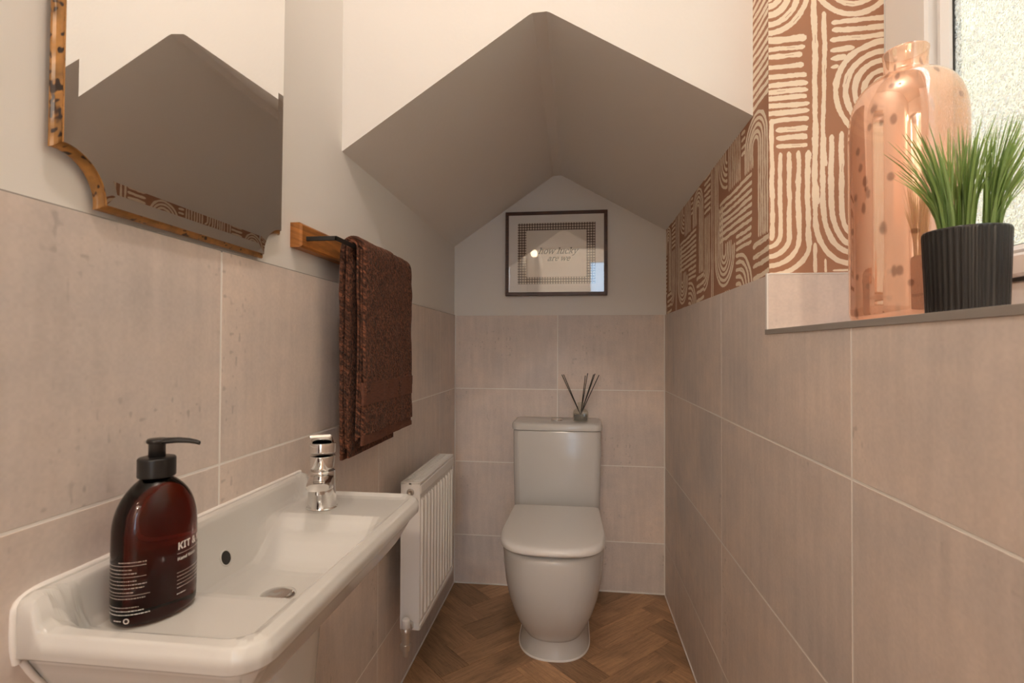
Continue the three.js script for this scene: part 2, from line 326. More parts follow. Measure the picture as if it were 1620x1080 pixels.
// wall behind the viewer, with a door
const wallFront = struct('wall_front', 'wall behind the viewer with a doorway, seen only in reflections', 'wall');
obj('plaster', panel('back', [[-0.0055, -0.1], [0.06, -0.1], [0.06, 2.02], [0.80, 2.02], [0.80, -0.1], [0.86, -0.1], [0.86, CEIL], [-0.0055, CEIL]], ZF + 0.11, 0.11), M.plaster, wallFront);
const door = struct('door_1', 'white door standing open into the hall behind the viewer', 'door');
obj('leaf', box(0.064, 0.104, 0.004, 2.015, ZF + 0.12, ZF + 0.85), M.doorPaint, door);
for (const [z0, z1, y0, y1] of [[0.2, 0.44, 0.2, 0.9], [0.52, 0.76, 0.2, 0.9], [0.2, 0.44, 1.05, 1.9], [0.52, 0.76, 1.05, 1.9]]) obj('door_panel', box(0.100, 0.109, y0, y1, ZF + z0, ZF + z1, 0.004), M.doorPaint, door);
obj('architrave', [box(0.0, 0.06, 0.0, 2.085, ZF - 0.015, ZF + 0.001), box(0.80, 0.849, 0.0, 2.085, ZF - 0.015, ZF + 0.001), box(0.06, 0.80, 2.02, 2.085, ZF - 0.015, ZF + 0.001), box(0.0, 0.849, 2.085, 2.10, ZF - 0.022, ZF + 0.001)], M.doorPaint, door);
obj('handle', [tube([[0.104, 1.0, ZF + 0.80], [0.15, 1.0, ZF + 0.80]], 0.008, 4), tube([[0.15, 1.0, ZF + 0.80], [0.15, 1.0, ZF + 0.68]], 0.008, 6)], M.chrome, door);
// the hall beyond, lit by its own ceiling lamp and a narrow side light
const HZ = ZF + 1.75, HX0 = -0.75, HX1 = 1.55;
const hall = struct('wall_hall', 'hall walls and floor beyond the open door, seen only in reflections', 'wall');
obj('plaster', [box(HX0 - 0.1, HX0, -0.1, CEIL, ZF + 0.1, HZ + 0.1), box(HX1, HX1 + 0.1, -0.1, CEIL, ZF + 0.1, HZ + 0.1), box(HX0 - 0.1, -0.0055, -0.1, CEIL, ZF, ZF + 0.11), box(0.86, HX1 + 0.1, -0.1, CEIL, ZF, ZF + 0.11), box(HX0, HX1, CEIL, CEIL + 0.1, ZF + 0.11, HZ + 0.1), panel('back', rect(HX0, HX1, -0.1, CEIL), HZ + 0.1, 0.1, 0, 0, 0, [rect(0.66, 1.00, 0.02, 2.2)])], M.plaster, hall);
obj('hall_floor', box(HX0, HX1, -0.1, -0.001, ZF + 0.1, HZ), std({ color: new THREE.Color().setRGB(0.42, 0.33, 0.25), roughness: 0.5 }), hall);
const win2 = struct('window_2', 'narrow glazed side light at the end of the hall, seen only in reflections', 'window');
obj('frame', panel('back', rect(0.66, 1.00, 0.02, 2.2), HZ + 0.07, 0.05, 0.003, 0, 0, [rect(0.70, 0.96, 0.1, 2.15)]), M.upvc, win2);
for (const [a, b] of [[0.70, 0.96]]) obj('pane', box(a - 0.005, b + 0.005, 0.095, 2.155, HZ + 0.045, HZ + 0.0455), phys({ color: 0xffffff, transmission: 1, thickness: 0, roughness: 0.03, ior: 1.5 }), win2);

// ceiling and the boxed-in underside of the stairs
tagStruct(obj('ceiling', box(-0.11, 1.16, CEIL, CEIL + 0.1, -0.11, ZF + 0.11), M.plaster), 'flat white ceiling above the room', 'ceiling');
{
  const sh = new THREE.Shape([[-0.03, 1.379], [0.400, 1.674], [0.407, 1.6775], [0.437, 1.6795], [0.444, 1.677], [0.88, 1.430], [0.88, CEIL + 0.01], [-0.03, CEIL + 0.01]].map(([x, y]) => new THREE.Vector2(x, y)));
  const g = new THREE.ExtrudeGeometry(sh, { depth: 1.06, bevelEnabled: false });
  g.translate(0, 0, -0.02);
  const p = g.attributes.position;
  for (let i = 0; i < p.count; i++) if (p.getZ(i) > 0.5) p.setZ(i, 1.055 - 0.031 * p.getX(i) / 0.856);
  g.computeVertexNormals();
  tagStruct(obj('wall_bulkhead', g, M.plaster), 'cream plaster bulkhead with a pitched underside above the toilet', 'bulkhead');
}
// sealant beads in the corners and along the floor
function bead(name, pts, label) { tagStruct(obj(name, pts, M.sealant), label, 'sealant'); }
bead('trim_1', [box(-0.001, 0.0035, 0, 0.0045, 0, ZF, 0.0015)], 'white sealant line along the floor under the left tiles');
bead('trim_2', [box(W - 0.0035, W + 0.001, 0, 0.0045, 0, ZF, 0.0015)], 'white sealant line along the floor under the right tiles');
bead('trim_3', [box(0, W, 0, 0.0055, -0.001, 0.004, 0.0015)], 'white sealant line along the floor behind the toilet');
bead('trim_4', [box(-0.001, 0.003, 0, H, -0.001, 0.003, 0.001)], 'white sealant line up the far left tile corner');
bead('trim_5', [box(W - 0.003, W + 0.001, 0, H, -0.001, 0.003, 0.001)], 'white sealant line up the far right tile corner');

// ---------------------------------------------------------------- window
const win = struct('window_1', 'white framed obscured glass window above the tiled sill', 'window');
const frameRing = (z0, z1, y0, y1, wz, wb, wt, face, depth, bev) => panel('right', rect(z0, z1, y0, y1), face, depth, bev, 0, 0, [rect(z0 + wz, z1 - wz, y0 + wb, y1 - wt)]);
obj('frame', frameRing(WZ0 + 0.001, WZ1, 1.006, WY1, 0.076, 0.052, 0.07, 1.057, 0.06, 0.003), M.upvc, win);
obj('sash', frameRing(WZ0 + 0.081, WZ1 - 0.079, 1.062, WY1 - 0.074, 0.048, 0.030, 0.048, 1.047, 0.05, 0.004), M.upvc, win);
obj('glazing_bead', frameRing(WZ0 + 0.127, WZ1 - 0.125, 1.090, WY1 - 0.120, 0.022, 0.016, 0.022, 1.060, 0.02, 0.008), M.upvc, win);
obj('gasket', frameRing(WZ0 + 0.146, WZ1 - 0.144, 1.104, WY1 - 0.139, 0.004, 0.004, 0.004, 1.0725, 0.004, 0), M.blackPlastic, win);
obj('gasket', frameRing(WZ0 + 0.0765, WZ1 - 0.0755, 1.0575, WY1 - 0.0695, 0.006, 0.006, 0.006, 1.0555, 0.004, 0), M.blackPlastic, win);
const stipple = dataTex(512, 512, (u, v) => { const a = vnoise(u * 110, v * 110, 121, 110, 110), b = vnoise(u * 60, v * 60, 122, 60, 60), c = vnoise(u * 7, v * 7, 123, 7, 7); return 255 * clamp(0.30 + 1.5 * (a * 0.55 + b * 0.45 - 0.42) + 0.3 * (c - 0.5)); }, false, 1 / 0.25, 1 / 0.25);
M.obscure = phys({ color: 0xffffff, transmission: 1, thickness: 0, roughness: 1, roughnessMap: stipple, ior: 1.5, bumpMap: stipple, bumpScale: 0.004 });
obj('pane', panel('right', rect(WZ0 + 0.145, WZ1 - 0.143, 1.103, WY1 - 0.138), 1.075, 0.0005), M.obscure, win);
tagStruct(obj('window_sill', panel('back', rect(0, 1, 0, 1), 0, 1), M.tile), 'tiled window sill carrying the copper vase and the potted grass', 'sill');
scene.getObjectByName('window_sill').geometry = box(W + 0.0015, 1.058, 0.9985, 1.0055, WZ0, WZ1);
tagStruct(obj('trim_6', box(W - 0.0015, W + 0.0015, 0.9975, 1.0065, WZ0 - 0.004, WZ1, 0.0006), std({ color: new THREE.Color().setRGB(0.42, 0.39, 0.36), roughness: 0.45, metalness: 0.4 })), 'grey metal trim along the front edge of the window sill', 'trim');

// outside the window: a side passage between this house and the next
tagStruct(obj('yard_ground', box(-9, 9, -0.25, -0.15, -6, 14), std({ color: new THREE.Color().setRGB(0.35, 0.33, 0.30), roughness: 0.95 })), 'pale yard ground outside the window', 'ground');
tagStruct(obj('wall_neighbour', box(2.25, 2.45, -0.15, 4.6, -4, 8.5), std({ color: new THREE.Color().setRGB(0.47, 0.34, 0.19), roughness: 0.9 })), 'sandy wall of the next house, blurred behind the obscured window glass', 'wall');

// ---------------------------------------------------------------- lamps
{
  const l = thing('ceiling_lamp', 'small globe ceiling lamp above the viewer, seen only in reflections', 'lamp');
  obj('rose', cyl(0.05, 0.05, 0.02, LAMP[0], CEIL - 0.02, LAMP[2]), M.chrome, l);
  obj('stem', cyl(0.012, 0.012, CEIL - 0.02 - LAMP[1] - 0.03, LAMP[0], LAMP[1] + 0.03, LAMP[2], 16), M.chrome, l);
  obj('bulb', new THREE.SphereGeometry(0.035, 32, 20).translate(...LAMP), std({ color: 0x111111, emissive: new THREE.Color().setRGB(1, 0.75, 0.48), emissiveIntensity: 14 }), l);
  const p = new THREE.PointLight(new THREE.Color().setRGB(1, 0.88, 0.79), 0.84, 0, 2); p.position.set(...LAMP); p.castShadow = true; p.shadow.radius = 1.6; p.name = 'ceiling_lamp_light'; scene.add(p);
}
{
  const l = thing('wall_lamp', 'small globe wall lamp behind the viewer, mirrored in the picture glass', 'lamp'), c = [0.092, 1.905, 3.0];
  obj('backplate', new THREE.CylinderGeometry(0.04, 0.04, 0.015, 32).rotateZ(PI / 2).translate(0.002, c[1] + 0.05, c[2]), M.chrome, l);
  obj('arm', tube([[0.005, c[1] + 0.05, c[2]], [0.06, c[1] + 0.06, c[2]], [0.092, c[1] + 0.055, c[2]], [0.092, c[1] + 0.03, c[2]]], 0.007), M.chrome, l);
  obj('globe', new THREE.SphereGeometry(0.035, 32, 20).translate(...c), std({ color: 0x111111, emissive: new THREE.Color().setRGB(1, 0.75, 0.48), emissiveIntensity: 10 }), l);
  const p = new THREE.PointLight(new THREE.Color().setRGB(1, 0.8, 0.6), 0.2, 0, 2); p.position.set(...c); p.castShadow = true; p.shadow.radius = 1.6; p.name = 'wall_lamp_light'; scene.add(p);
}

{
  const l = thing('hall_lamp', 'globe ceiling lamp in the hall behind the viewer, out of sight', 'lamp'), c = [0.42, 2.27, ZF + 0.95];
  obj('rose', cyl(0.05, 0.05, 0.02, c[0], CEIL - 0.02, c[2]), M.chrome, l);
  obj('stem', cyl(0.012, 0.012, CEIL - 0.02 - c[1] - 0.05, c[0], c[1] + 0.05, c[2], 16), M.chrome, l);
  obj('globe', new THREE.SphereGeometry(0.06, 32, 20).translate(...c), std({ color: 0x111111, emissive: new THREE.Color().setRGB(1, 0.80, 0.58), emissiveIntensity: 10 }), l);
  const p = new THREE.PointLight(new THREE.Color().setRGB(1, 0.82, 0.64), 4.2, 0, 2); p.position.set(...c); p.castShadow = true; p.shadow.radius = 3; p.name = 'hall_lamp_light'; scene.add(p);
}

// ---------------------------------------------------------------- toilet
{
  const CX = 0.430;
  const D = (y, hw, zf, zb, k = 1.25, n = 64, bw = hw, e = 2.4) => {              // D-shaped outline, straight at the back
    const r = [], a = hw * k, zs = zf - a;
    for (let i = 0; i < 12; i++) { const t = i / 12; r.push([CX + lerp(bw, hw, t), y, lerp(zb, zs, t)]); }
    for (let i = 0; i <= n; i++) { const t = PI / 2 - i / n * PI, c = Math.cos(t), s = Math.sin(t); r.push([CX + hw * Math.sign(s) * Math.abs(s) ** (2 / e), y, zs + a * Math.abs(c) ** (2 / e)]); }
    for (let i = 1; i <= 12; i++) { const t = i / 12; r.push([CX - lerp(hw, bw, t), y, lerp(zs, zb, t)]); }
    return r.reverse();
  };
  const t = thing('toilet', 'white close-coupled toilet with a closed lid against the far wall', 'toilet');
  const pan = [[0.0, 0.116, 0.496], [0.006, 0.1155, 0.495], [0.022, 0.106, 0.489], [0.042, 0.096, 0.484], [0.056, 0.091, 0.483], [0.0585, 0.0915, 0.492], [0.064, 0.0945, 0.505], [0.08, 0.101, 0.522], [0.11, 0.1135, 0.551], [0.15, 0.128, 0.578], [0.20, 0.1425, 0.602], [0.25, 0.152, 0.618], [0.30, 0.1575, 0.627], [0.345, 0.1595, 0.631], [0.358, 0.159, 0.631], [0.364, 0.155, 0.627], [0.366, 0.148, 0.62]];
  obj('pan', loft(pan.map(([y, hw, zf]) => D(y, hw, zf, 0.012, 1.25, 64, hw * 0.98)), { capStart: true, capEnd: true, crease: 0.9 }), M.white, t);
  obj('seat', loft([[0.3662, 0.138, 0.606], [0.368, 0.141, 0.610], [0.3755, 0.141, 0.610], [0.3768, 0.138, 0.606]].map(([y, hw, zf]) => D(y, hw, zf, 0.235, 1.25, 64, hw, 2.6)), { capStart: true, capEnd: true, crease: 0.5 }), M.plastic, t);
  const lid = [[0.3768, 0.150, 0.628], [0.3772, 0.158, 0.638], [0.380, 0.1615, 0.642], [0.386, 0.1615, 0.644], [0.393, 0.161, 0.642], [0.3985, 0.1585, 0.637], [0.4015, 0.152, 0.628], [0.4028, 0.14, 0.612]];
  obj('lid', loft(lid.map(([y, hw, zf], i) => D(y, hw, zf, i > 5 ? 0.232 : 0.226, 1.12, 64, hw * 0.95, 3.0)), { capStart: true, capEnd: true, crease: 0.7 }), M.plastic, t);
  for (const s of [-1, 1]) obj('hinge', new THREE.CylinderGeometry(0.009, 0.009, 0.05, 20).rotateZ(PI / 2).translate(CX + s * 0.08, 0.381, 0.215), M.chrome, t);
  const cis = (y, x0, x1, z0, z1, r, bow) => {                            // rounded box outline, front bowed a little
    const o = [], cs = [[x1 - r, z1 - r, PI / 2, 0], [x1 - r * 0.3, z0 + r * 0.3, 0, -PI / 2], [x0 + r * 0.3, z0 + r * 0.3, -PI / 2, -PI], [x0 + r, z1 - r, PI, PI / 2]];
    cs.forEach(([cx, cz, a0, a1], k) => { const q = k === 1 || k === 2 ? r * 0.3 : r; for (let i = 0; i <= 10; i++) { const a = lerp(a0, a1, i / 10), x = cx + q * Math.cos(a), z = cz + q * Math.sin(a); o.push([x, y, z]); } });
    for (let i = 1; i < 12; i++) { const x = lerp(x0 + r, x1 - r, i / 12); o.push([x, y, z1 + bow * (1 - (2 * i / 12 - 1) ** 2)]); }
    return o;
  };
  obj('cistern', loft([[0.352, 0.272, 0.588, 0.160], [0.37, 0.2685, 0.5905, 0.166], [0.5, 0.2655, 0.5930, 0.169], [0.655, 0.2635, 0.5945, 0.171], [0.6612, 0.2655, 0.5925, 0.169]].map(([y, a, b, z]) => cis(y, a, b, 0.004, z, 0.03, 0.006)), { capStart: true, capEnd: true, crease: 0.7 }), M.white, t);
  const cl = obj('cistern_lid', loft([[0.6632, 0.262, 0.596, 0.173], [0.6645, 0.2595, 0.5985, 0.176], [0.680, 0.2585, 0.5995, 0.177], [0.687, 0.2605, 0.5975, 0.175], [0.6905, 0.265, 0.593, 0.170], [0.692, 0.274, 0.584, 0.160]].map(([y, a, b, z]) => cis(y, a, b, 0.003, z, 0.032, 0.006)), { capStart: true, capEnd: true, crease: 0.7 }), M.white, t);
  obj('flush_button', [lathe([[0, 0], [0.0235, 0], [0.0235, 0.003], [0.0215, 0.0048], [0.02, 0.0052], [0, 0.0052]], 40).translate(0.427, 0.6915, 0.093), box(0.4265, 0.4275, 0.6965, 0.6972, 0.074, 0.112)], M.chrome, cl);
  obj('floor_seal', loft([[0.0, 0.1185, 0.499], [0.003, 0.1185, 0.499], [0.0045, 0.1165, 0.4965]].map(([y, hw, zf]) => D(y, hw, zf, 0.012, 1.25, 64, hw * 0.98)), { capStart: true, capEnd: true, crease: 0.5 }), M.sealant, t);
}
{
  const d = thing('reed_diffuser', 'small clear reed diffuser bottle with black sticks on the cistern', 'diffuser'), c = [0.5185, 0.692, 0.103];
  const body = (y, h, r) => { const o = []; for (let k = 0; k < 4; k++) for (let i = 0; i <= 6; i++) { const a = k * PI / 2 + i / 6 * PI / 2, sx = Math.sign(Math.cos(k * PI / 2 + PI / 4)), sz = Math.sign(Math.sin(k * PI / 2 + PI / 4)); o.push([c[0] + sx * (h - r) + r * Math.cos(a), c[1] + y, c[2] + sz * (h - r) + r * Math.sin(a)]); } return o.reverse(); };
  obj('bottle', loft([[0.0004, 0.026, 0.008], [0.003, 0.029, 0.009], [0.035, 0.029, 0.010], [0.042, 0.026, 0.012], [0.047, 0.018, 0.014], [0.050, 0.0115, 0.0112], [0.062, 0.0105, 0.0103], [0.064, 0.0125, 0.0123], [0.070, 0.0125, 0.0123], [0.0715, 0.011, 0.0108]].map((a) => body(...a)), { capStart: true, capEnd: true, crease: 0.9 }), phys({ color: new THREE.Color().setRGB(0.86, 0.86, 0.82), transmission: 0.9, roughness: 0.04, thickness: 0.0, ior: 1.5 }), d);
  obj('oil', loft([[0.004, 0.024, 0.007], [0.005, 0.0255, 0.008], [0.027, 0.0255, 0.008], [0.0275, 0.024, 0.008]].map((a) => body(...a)), { capStart: true, capEnd: true, crease: 0.5 }), phys({ color: new THREE.Color().setRGB(0.30, 0.29, 0.20), transmission: 0.75, roughness: 0.05, thickness: 0, ior: 1.4 }), d);
  for (const [x, z, h] of [[-0.0725, 0.004, 0.178], [-0.066, -0.012, 0.178], [0.0175, 0.02, 0.176], [0.027, -0.02, 0.183], [0.054, 0.012, 0.183], [0.070, -0.012, 0.177], [0.05, -0.03, 0.178]]) {
    const a = V3(c[0] - x * 0.10, c[1] + 0.008, c[2] - z * 0.10), b = V3(c[0] + x, c[1] + h, c[2] + z);
    obj('reed', new THREE.TubeGeometry(new THREE.LineCurve3(a, b), 1, 0.0016, 8), M.blackMetal, d);
  }
}

// ---------------------------------------------------------------- radiator
{
  const r = thing('radiator', 'white panel radiator on the left wall beside the toilet', 'radiator'), z0 = 0.425, z1 = 0.80, y0 = 0.232, y1 = 0.618;
  const ribs = [];
  for (let i = 0; i < 11; i++) {
    const z = z0 + 0.024 + i * 0.0327, a = 0.0085, b = 0.0055, ya = y0 + 0.022, yb = y1 - 0.045;
    ribs.push(loft([[0.0935, a, 0], [0.0992, b, 0.006], [0.0995, b - 0.002, 0.008]].map(([x, h, e]) => [[x, ya + e, z + h], [x, ya + e, z - h], [x, yb - e, z - h], [x, yb - e, z + h]]), { capEnd: true, crease: 0.3 }));
  }
  const fp = obj('front_panel', [box(0.088, 0.0945, y0, y1 - 0.006, z0 + 0.002, z1 - 0.002, 0.003), box(0.090, 0.0985, y1 - 0.032, y1 - 0.008, z0 + 0.004, z1 - 0.004, 0.003), box(0.090, 0.0975, y0, y0 + 0.014, z0 + 0.004, z1 - 0.004, 0.003)], M.enamel, r);
  ribs.forEach((g) => obj('rib', g, M.enamel, fp));
  obj('back_panel', box(0.046, 0.052, y0, y1 - 0.012, z0 + 0.004, z1 - 0.004, 0.002), M.enamel, r);
  for (const z of [z0, z1]) obj('side_panel', box(0.044, 0.0965, y0 + 0.002, y1, z - (z === z0 ? 0 : 0.004), z + (z === z0 ? 0.004 : 0), 0.0018), M.enamel, r);
  const tg = obj('top_grille', [box(0.044, 0.052, y1 - 0.006, y1, z0, z1, 0.0015), box(0.089, 0.0968, y1 - 0.006, y1, z0, z1, 0.0015), box(0.067, 0.073, y1 - 0.006, y1 - 0.001, z0, z1)], M.enamel, r);
  for (let i = 0; i < 24; i++) obj('grille_bar', box(0.050, 0.091, y1 - 0.005, y1 - 0.0012, z0 + 0.006 + i * 0.0155, z0 + 0.006 + i * 0.0155 + 0.0062), M.enamel, tg);
  obj('blanking_plug', lathe([[0, 0], [0.0095, 0], [0.0095, 0.003], [0.0075, 0.0045], [0.004, 0.0045], [0.0035, 0.0025], [0, 0.0025]], 28).rotateX(PI / 2).translate(0.071, y1 - 0.026, z1), std({ color: new THREE.Color().setRGB(0.42, 0.38, 0.34), roughness: 0.4, metalness: 0.4 }), r);
  for (const y of [0.32, 0.54]) obj('bracket', box(0.0005, 0.047, y - 0.02, y + 0.02, 0.56, 0.59), M.enamel, r);
  const v = obj('valve', [cyl(0.0085, 0.0085, 0.032, 0, 0, 0, 20).rotateX(PI / 2).translate(0.071, y0 + 0.018, 0.798), new THREE.CylinderGeometry(0.0125, 0.0125, 0.012, 6).rotateX(PI / 2).translate(0.071, y0 + 0.018, 0.808), new THREE.SphereGeometry(0.0125, 20, 14).translate(0.071, y0 + 0.018, 0.832), cyl(0.0105, 0.0105, 0.045, 0.071, y0 - 0.03, 0.832, 20), new THREE.CylinderGeometry(0.0145, 0.0145, 0.014, 6).translate(0.071, y0 - 0.022, 0.832)], M.nickel, r);
  obj('valve_cap', lathe([[0, 0.022], [0.008, 0.022], [0.0105, 0.019], [0.0115, 0], [0, 0]], 24).translate(0.071, y0 + 0.026, 0.832), M.plastic, v);
  obj('pipe', cyl(0.0075, 0.0075, 0.024, 0.071, y0 - 0.046, 0.832, 18), M.nickel, v);
}

// ---------------------------------------------------------------- basin with pedestal and tap
const BX1 = 0.235, BZ0 = 1.228, BZ1 = 1.716, RIM = 0.7145;
const sdRR = (x, z, x0, x1, z0, z1, r) => { const qx = Math.abs(x - (x0 + x1) / 2) - (x1 - x0) / 2 + r, qz = Math.abs(z - (z0 + z1) / 2) - (z1 - z0) / 2 + r; return Math.hypot(Math.max(qx, 0), Math.max(qz, 0)) + Math.min(Math.max(qx, qz), 0) - r; };
function basinTop(x, z) {
  let y = RIM + 0.031 * (1 - sm(0.015, 0.030, x)) - 0.0035 * (1 - sm(0.0, 0.006, x));
  const din = sdRR(x, z, 0.026, BX1 - 0.017, BZ0 + 0.016, BZ1 - 0.016, 0.028);
  y -= 0.0055 * sm(0.004, -0.008, din) * sm(0.018, 0.032, x);
  const d = sdRR(x, z, 0.018, BX1 - 0.020, BZ0 + 0.122, BZ1 - 0.022, 0.030);
  const rim2 = y, shelf = 0.6925, deep = 0.652 + 0.012 * ((x - 0.12) / 0.09) ** 2;
  const floorY = lerp(deep, shelf, sm(1.535, 1.585, z)) + 0.035 * (1 - sm(BZ0 + 0.14, BZ0 + 0.205, z));
  const side = sm(0.0, -lerp(0.026, 0.013, sm(1.54, 1.58, z) * (1 - sm(0.07, 0.12, x))), d);
  y = lerp(rim2, Math.min(rim2, floorY), side);
  return y;
}
{
  const b = thing('washbasin', 'narrow white ceramic wall basin holding the amber soap bottle', 'basin');
  const n = 220, out = (ins, y) => {                                       // outline of the basin, inset by ins; square at the wall
    const o = [], x0 = 0.0006, x1 = BX1 - ins, z0 = BZ0 + ins, z1 = BZ1 - ins, rf = Math.max(0.012, 0.040 - ins), rn = Math.max(0.012, 0.034 - ins), rb = 0.004;
    const seg = (p, q, m) => { for (let i = 0; i < m; i++) o.push([lerp(p[0], q[0], i / m), y, lerp(p[1], q[1], i / m)]); };
    const arc = (cx, cz, r, a0, a1, m) => { for (let i = 0; i < m; i++) { const a = lerp(a0, a1, i / m); o.push([cx + r * Math.cos(a), y, cz + r * Math.sin(a)]); } };
    seg([x0, z1 - rb], [x0, z0 + rb], 70); arc(x0 + rb, z0 + rb, rb, PI, 1.5 * PI, 5); seg([x0 + rb, z0], [x1 - rf, z0], 30); arc(x1 - rf, z0 + rf, rf, -PI / 2, 0, 20);
    seg([x1, z0 + rf], [x1, z1 - rn], 70); arc(x1 - rn, z1 - rn, rn, 0, PI / 2, 20); seg([x1 - rn, z1], [x0 + rb, z1], 30); arc(x0 + rb, z1 - rb, rb, PI / 2, PI, 5);
    return o;
  };
  const cx = 0.12, cz = 1.52, rings = [];
  // underside and lip, then the top surface drawn in towards the drain
  for (const [ins, y] of [[0.085, 0.600], [0.075, 0.604], [0.055, 0.618], [0.035, 0.642], [0.020, 0.668], [0.013, 0.680], [0.0115, 0.6865]]) rings.push(out(ins, y));
  for (const [ins, dy] of [[0.010, 0.0265], [0.004, 0.0262], [0.0008, 0.023], [0, 0.018], [0.0006, 0.009], [0.003, 0.0045], [0.0065, 0.0018], [0.0105, 0.0005]]) rings.push(out(ins, 0).map(([x, , z]) => { const t = basinTop(x, z), up = 0.031 * (1 - sm(0.015, 0.030, x)), e = dy < 0.02 ? dy : dy + up; return [x, t - e, z]; }));
  const o2 = out(0.013, 0);
  for (let i = 0; i <= 90; i++) { const s = 1 - i / 90 * 0.985; rings.push(o2.map(([x, , z]) => { const X = lerp(cx, x, s), Z = lerp(cz, z, s); return [X, basinTop(X, Z), Z]; })); }
  obj('bowl', loft(rings.map((r) => r.slice().reverse()), { capStart: true, capEnd: true, crease: 1.0 }).scale(1, 1, 1), M.white, b);
  obj('sealant', [tube([[0.0012, RIM - 0.030, BZ1 - 0.004], [0.0016, RIM - 0.016, BZ1 - 0.0012], [0.0016, RIM + 0.008, BZ1 - 0.0008], [0.0016, RIM + 0.0225, BZ1 - 0.003], [0.0014, RIM + 0.0285, BZ1 - 0.016], [0.0012, RIM + 0.0292, BZ1 - 0.06], [0.0012, RIM + 0.0292, BZ1 - 0.2], [0.0012, RIM + 0.0292, BZ0 + 0.1], [0.0012, RIM + 0.0290, BZ0]], 0.0034, 120, 10), tube([[0.001, RIM - 0.029, BZ1 - 0.008], [0.001, 0.66, BZ1 - 0.022], [0.001, 0.62, BZ1 - 0.055]], 0.003, 10, 8)], M.sealant, b);
  const dz = 1.497, dx = 0.122;
  obj('drain', lathe([[0, 0.004], [0.010, 0.0045], [0.017, 0.004], [0.0215, 0.002], [0.0225, 0], [0, 0]].reverse(), 40).translate(dx, basinTop(dx, dz) + 0.0003, dz), M.chrome, b);
  // overflow hole in the back slope: a short dark throat with a ceramic lip
  const oz = 1.472, ox = 0.0315, oy = basinTop(ox, oz), nx = (basinTop(ox - 0.002, oz) - basinTop(ox + 0.002, oz)) / 0.004, q = new THREE.Quaternion().setFromUnitVectors(V3(0, 1, 0), V3(nx, 1, 0).normalize());
  obj('overflow', lathe([[0.0, 0.0006], [0.0088, 0.0006], [0.0092, 0.0]].reverse(), 28).applyQuaternion(q).translate(ox, oy + 0.0004, oz), M.blackMetal, b);
  obj('overflow_rim', new THREE.TorusGeometry(0.0101, 0.0013, 10, 32).rotateX(PI / 2).applyQuaternion(q).translate(ox, oy + 0.0002, oz), M.white, b);
  // pedestal
  const ped = (y, hz, xf) => { const o = [], zc = 1.475; for (let i = 0; i <= 40; i++) { const a = lerp(-PI / 2, PI / 2, i / 40), e = 0.55; o.push([0.001 + xf * Math.abs(Math.cos(a)) ** e, y, zc + hz * Math.sign(Math.sin(a)) * Math.abs(Math.sin(a)) ** e]); } return o.reverse(); };
  obj('pedestal', loft([[0.0, 0.105, 0.150], [0.01, 0.106, 0.151], [0.05, 0.098, 0.142], [0.3, 0.092, 0.132], [0.5, 0.10, 0.137], [0.575, 0.106, 0.142], [0.606, 0.110, 0.146]].map((a) => ped(...a)), { capStart: true, capEnd: true, crease: 0.8 }), M.white, b);
}
{
  const t = thing('basin_tap', 'chrome single lever tap on the far end of the basin', 'tap'), c = [0, 0, 0];
  t.position.set(0.088, basinTop(0.088, 1.315) + 0.0002, 1.315); t.rotation.y = 0.40;
  const at = (g) => g.translate(...c);
  obj('body', at(lathe([[0, 0], [0.0245, 0], [0.0245, 0.0015], [0.0225, 0.003], [0.0218, 0.02], [0.0208, 0.045], [0.0205, 0.0585], [0.019, 0.061], [0, 0.061]].map((p) => p), 48)), M.chrome, t);
  const ring = (z, y, hx, hy) => Array.from({ length: 28 }, (_, i) => { const a = -i / 28 * 2 * PI, e = 0.6, cs = Math.cos(a), s = Math.sin(a); return [c[0] + hx * Math.sign(cs) * Math.abs(cs) ** e, c[1] + y + hy * Math.sign(s) * Math.abs(s) ** e, c[2] + z]; });
  const sp = obj('spout', loft([[-0.004, 0.042, 0.0195, 0.016], [0.015, 0.044, 0.0195, 0.0145], [0.035, 0.0485, 0.0188, 0.0105], [0.06, 0.0515, 0.018, 0.008], [0.08, 0.0525, 0.0175, 0.007], [0.085, 0.0525, 0.0155, 0.0055]].map((a) => ring(...a)), { capStart: true, capEnd: true, crease: 0.7 }), M.chrome, t);
  obj('aerator', at(cyl(0.011, 0.011, 0.006, 0, 0.0405, 0.07, 28)), M.chrome, sp);
  obj('cartridge', at(lathe([[0, 0.061], [0.0175, 0.061], [0.0175, 0.064], [0.0185, 0.065], [0.0205, 0.083], [0.019, 0.085], [0, 0.085]], 48)), M.chrome, t);
  const lv = [[0, 0.0], [0.0195, 0.0], [0.0205, 0.002], [0.0212, 0.015], [0.020, 0.017], [0, 0.017]];
  obj('lever', [at(lathe(lv, 48).rotateX(-0.10).translate(0, 0.0875, 0)), at(new RoundedBoxGeometry(0.034, 0.007, 0.062, 3, 0.003).rotateX(-0.32).translate(0, 0.113, 0.018))], M.chrome, t);
}

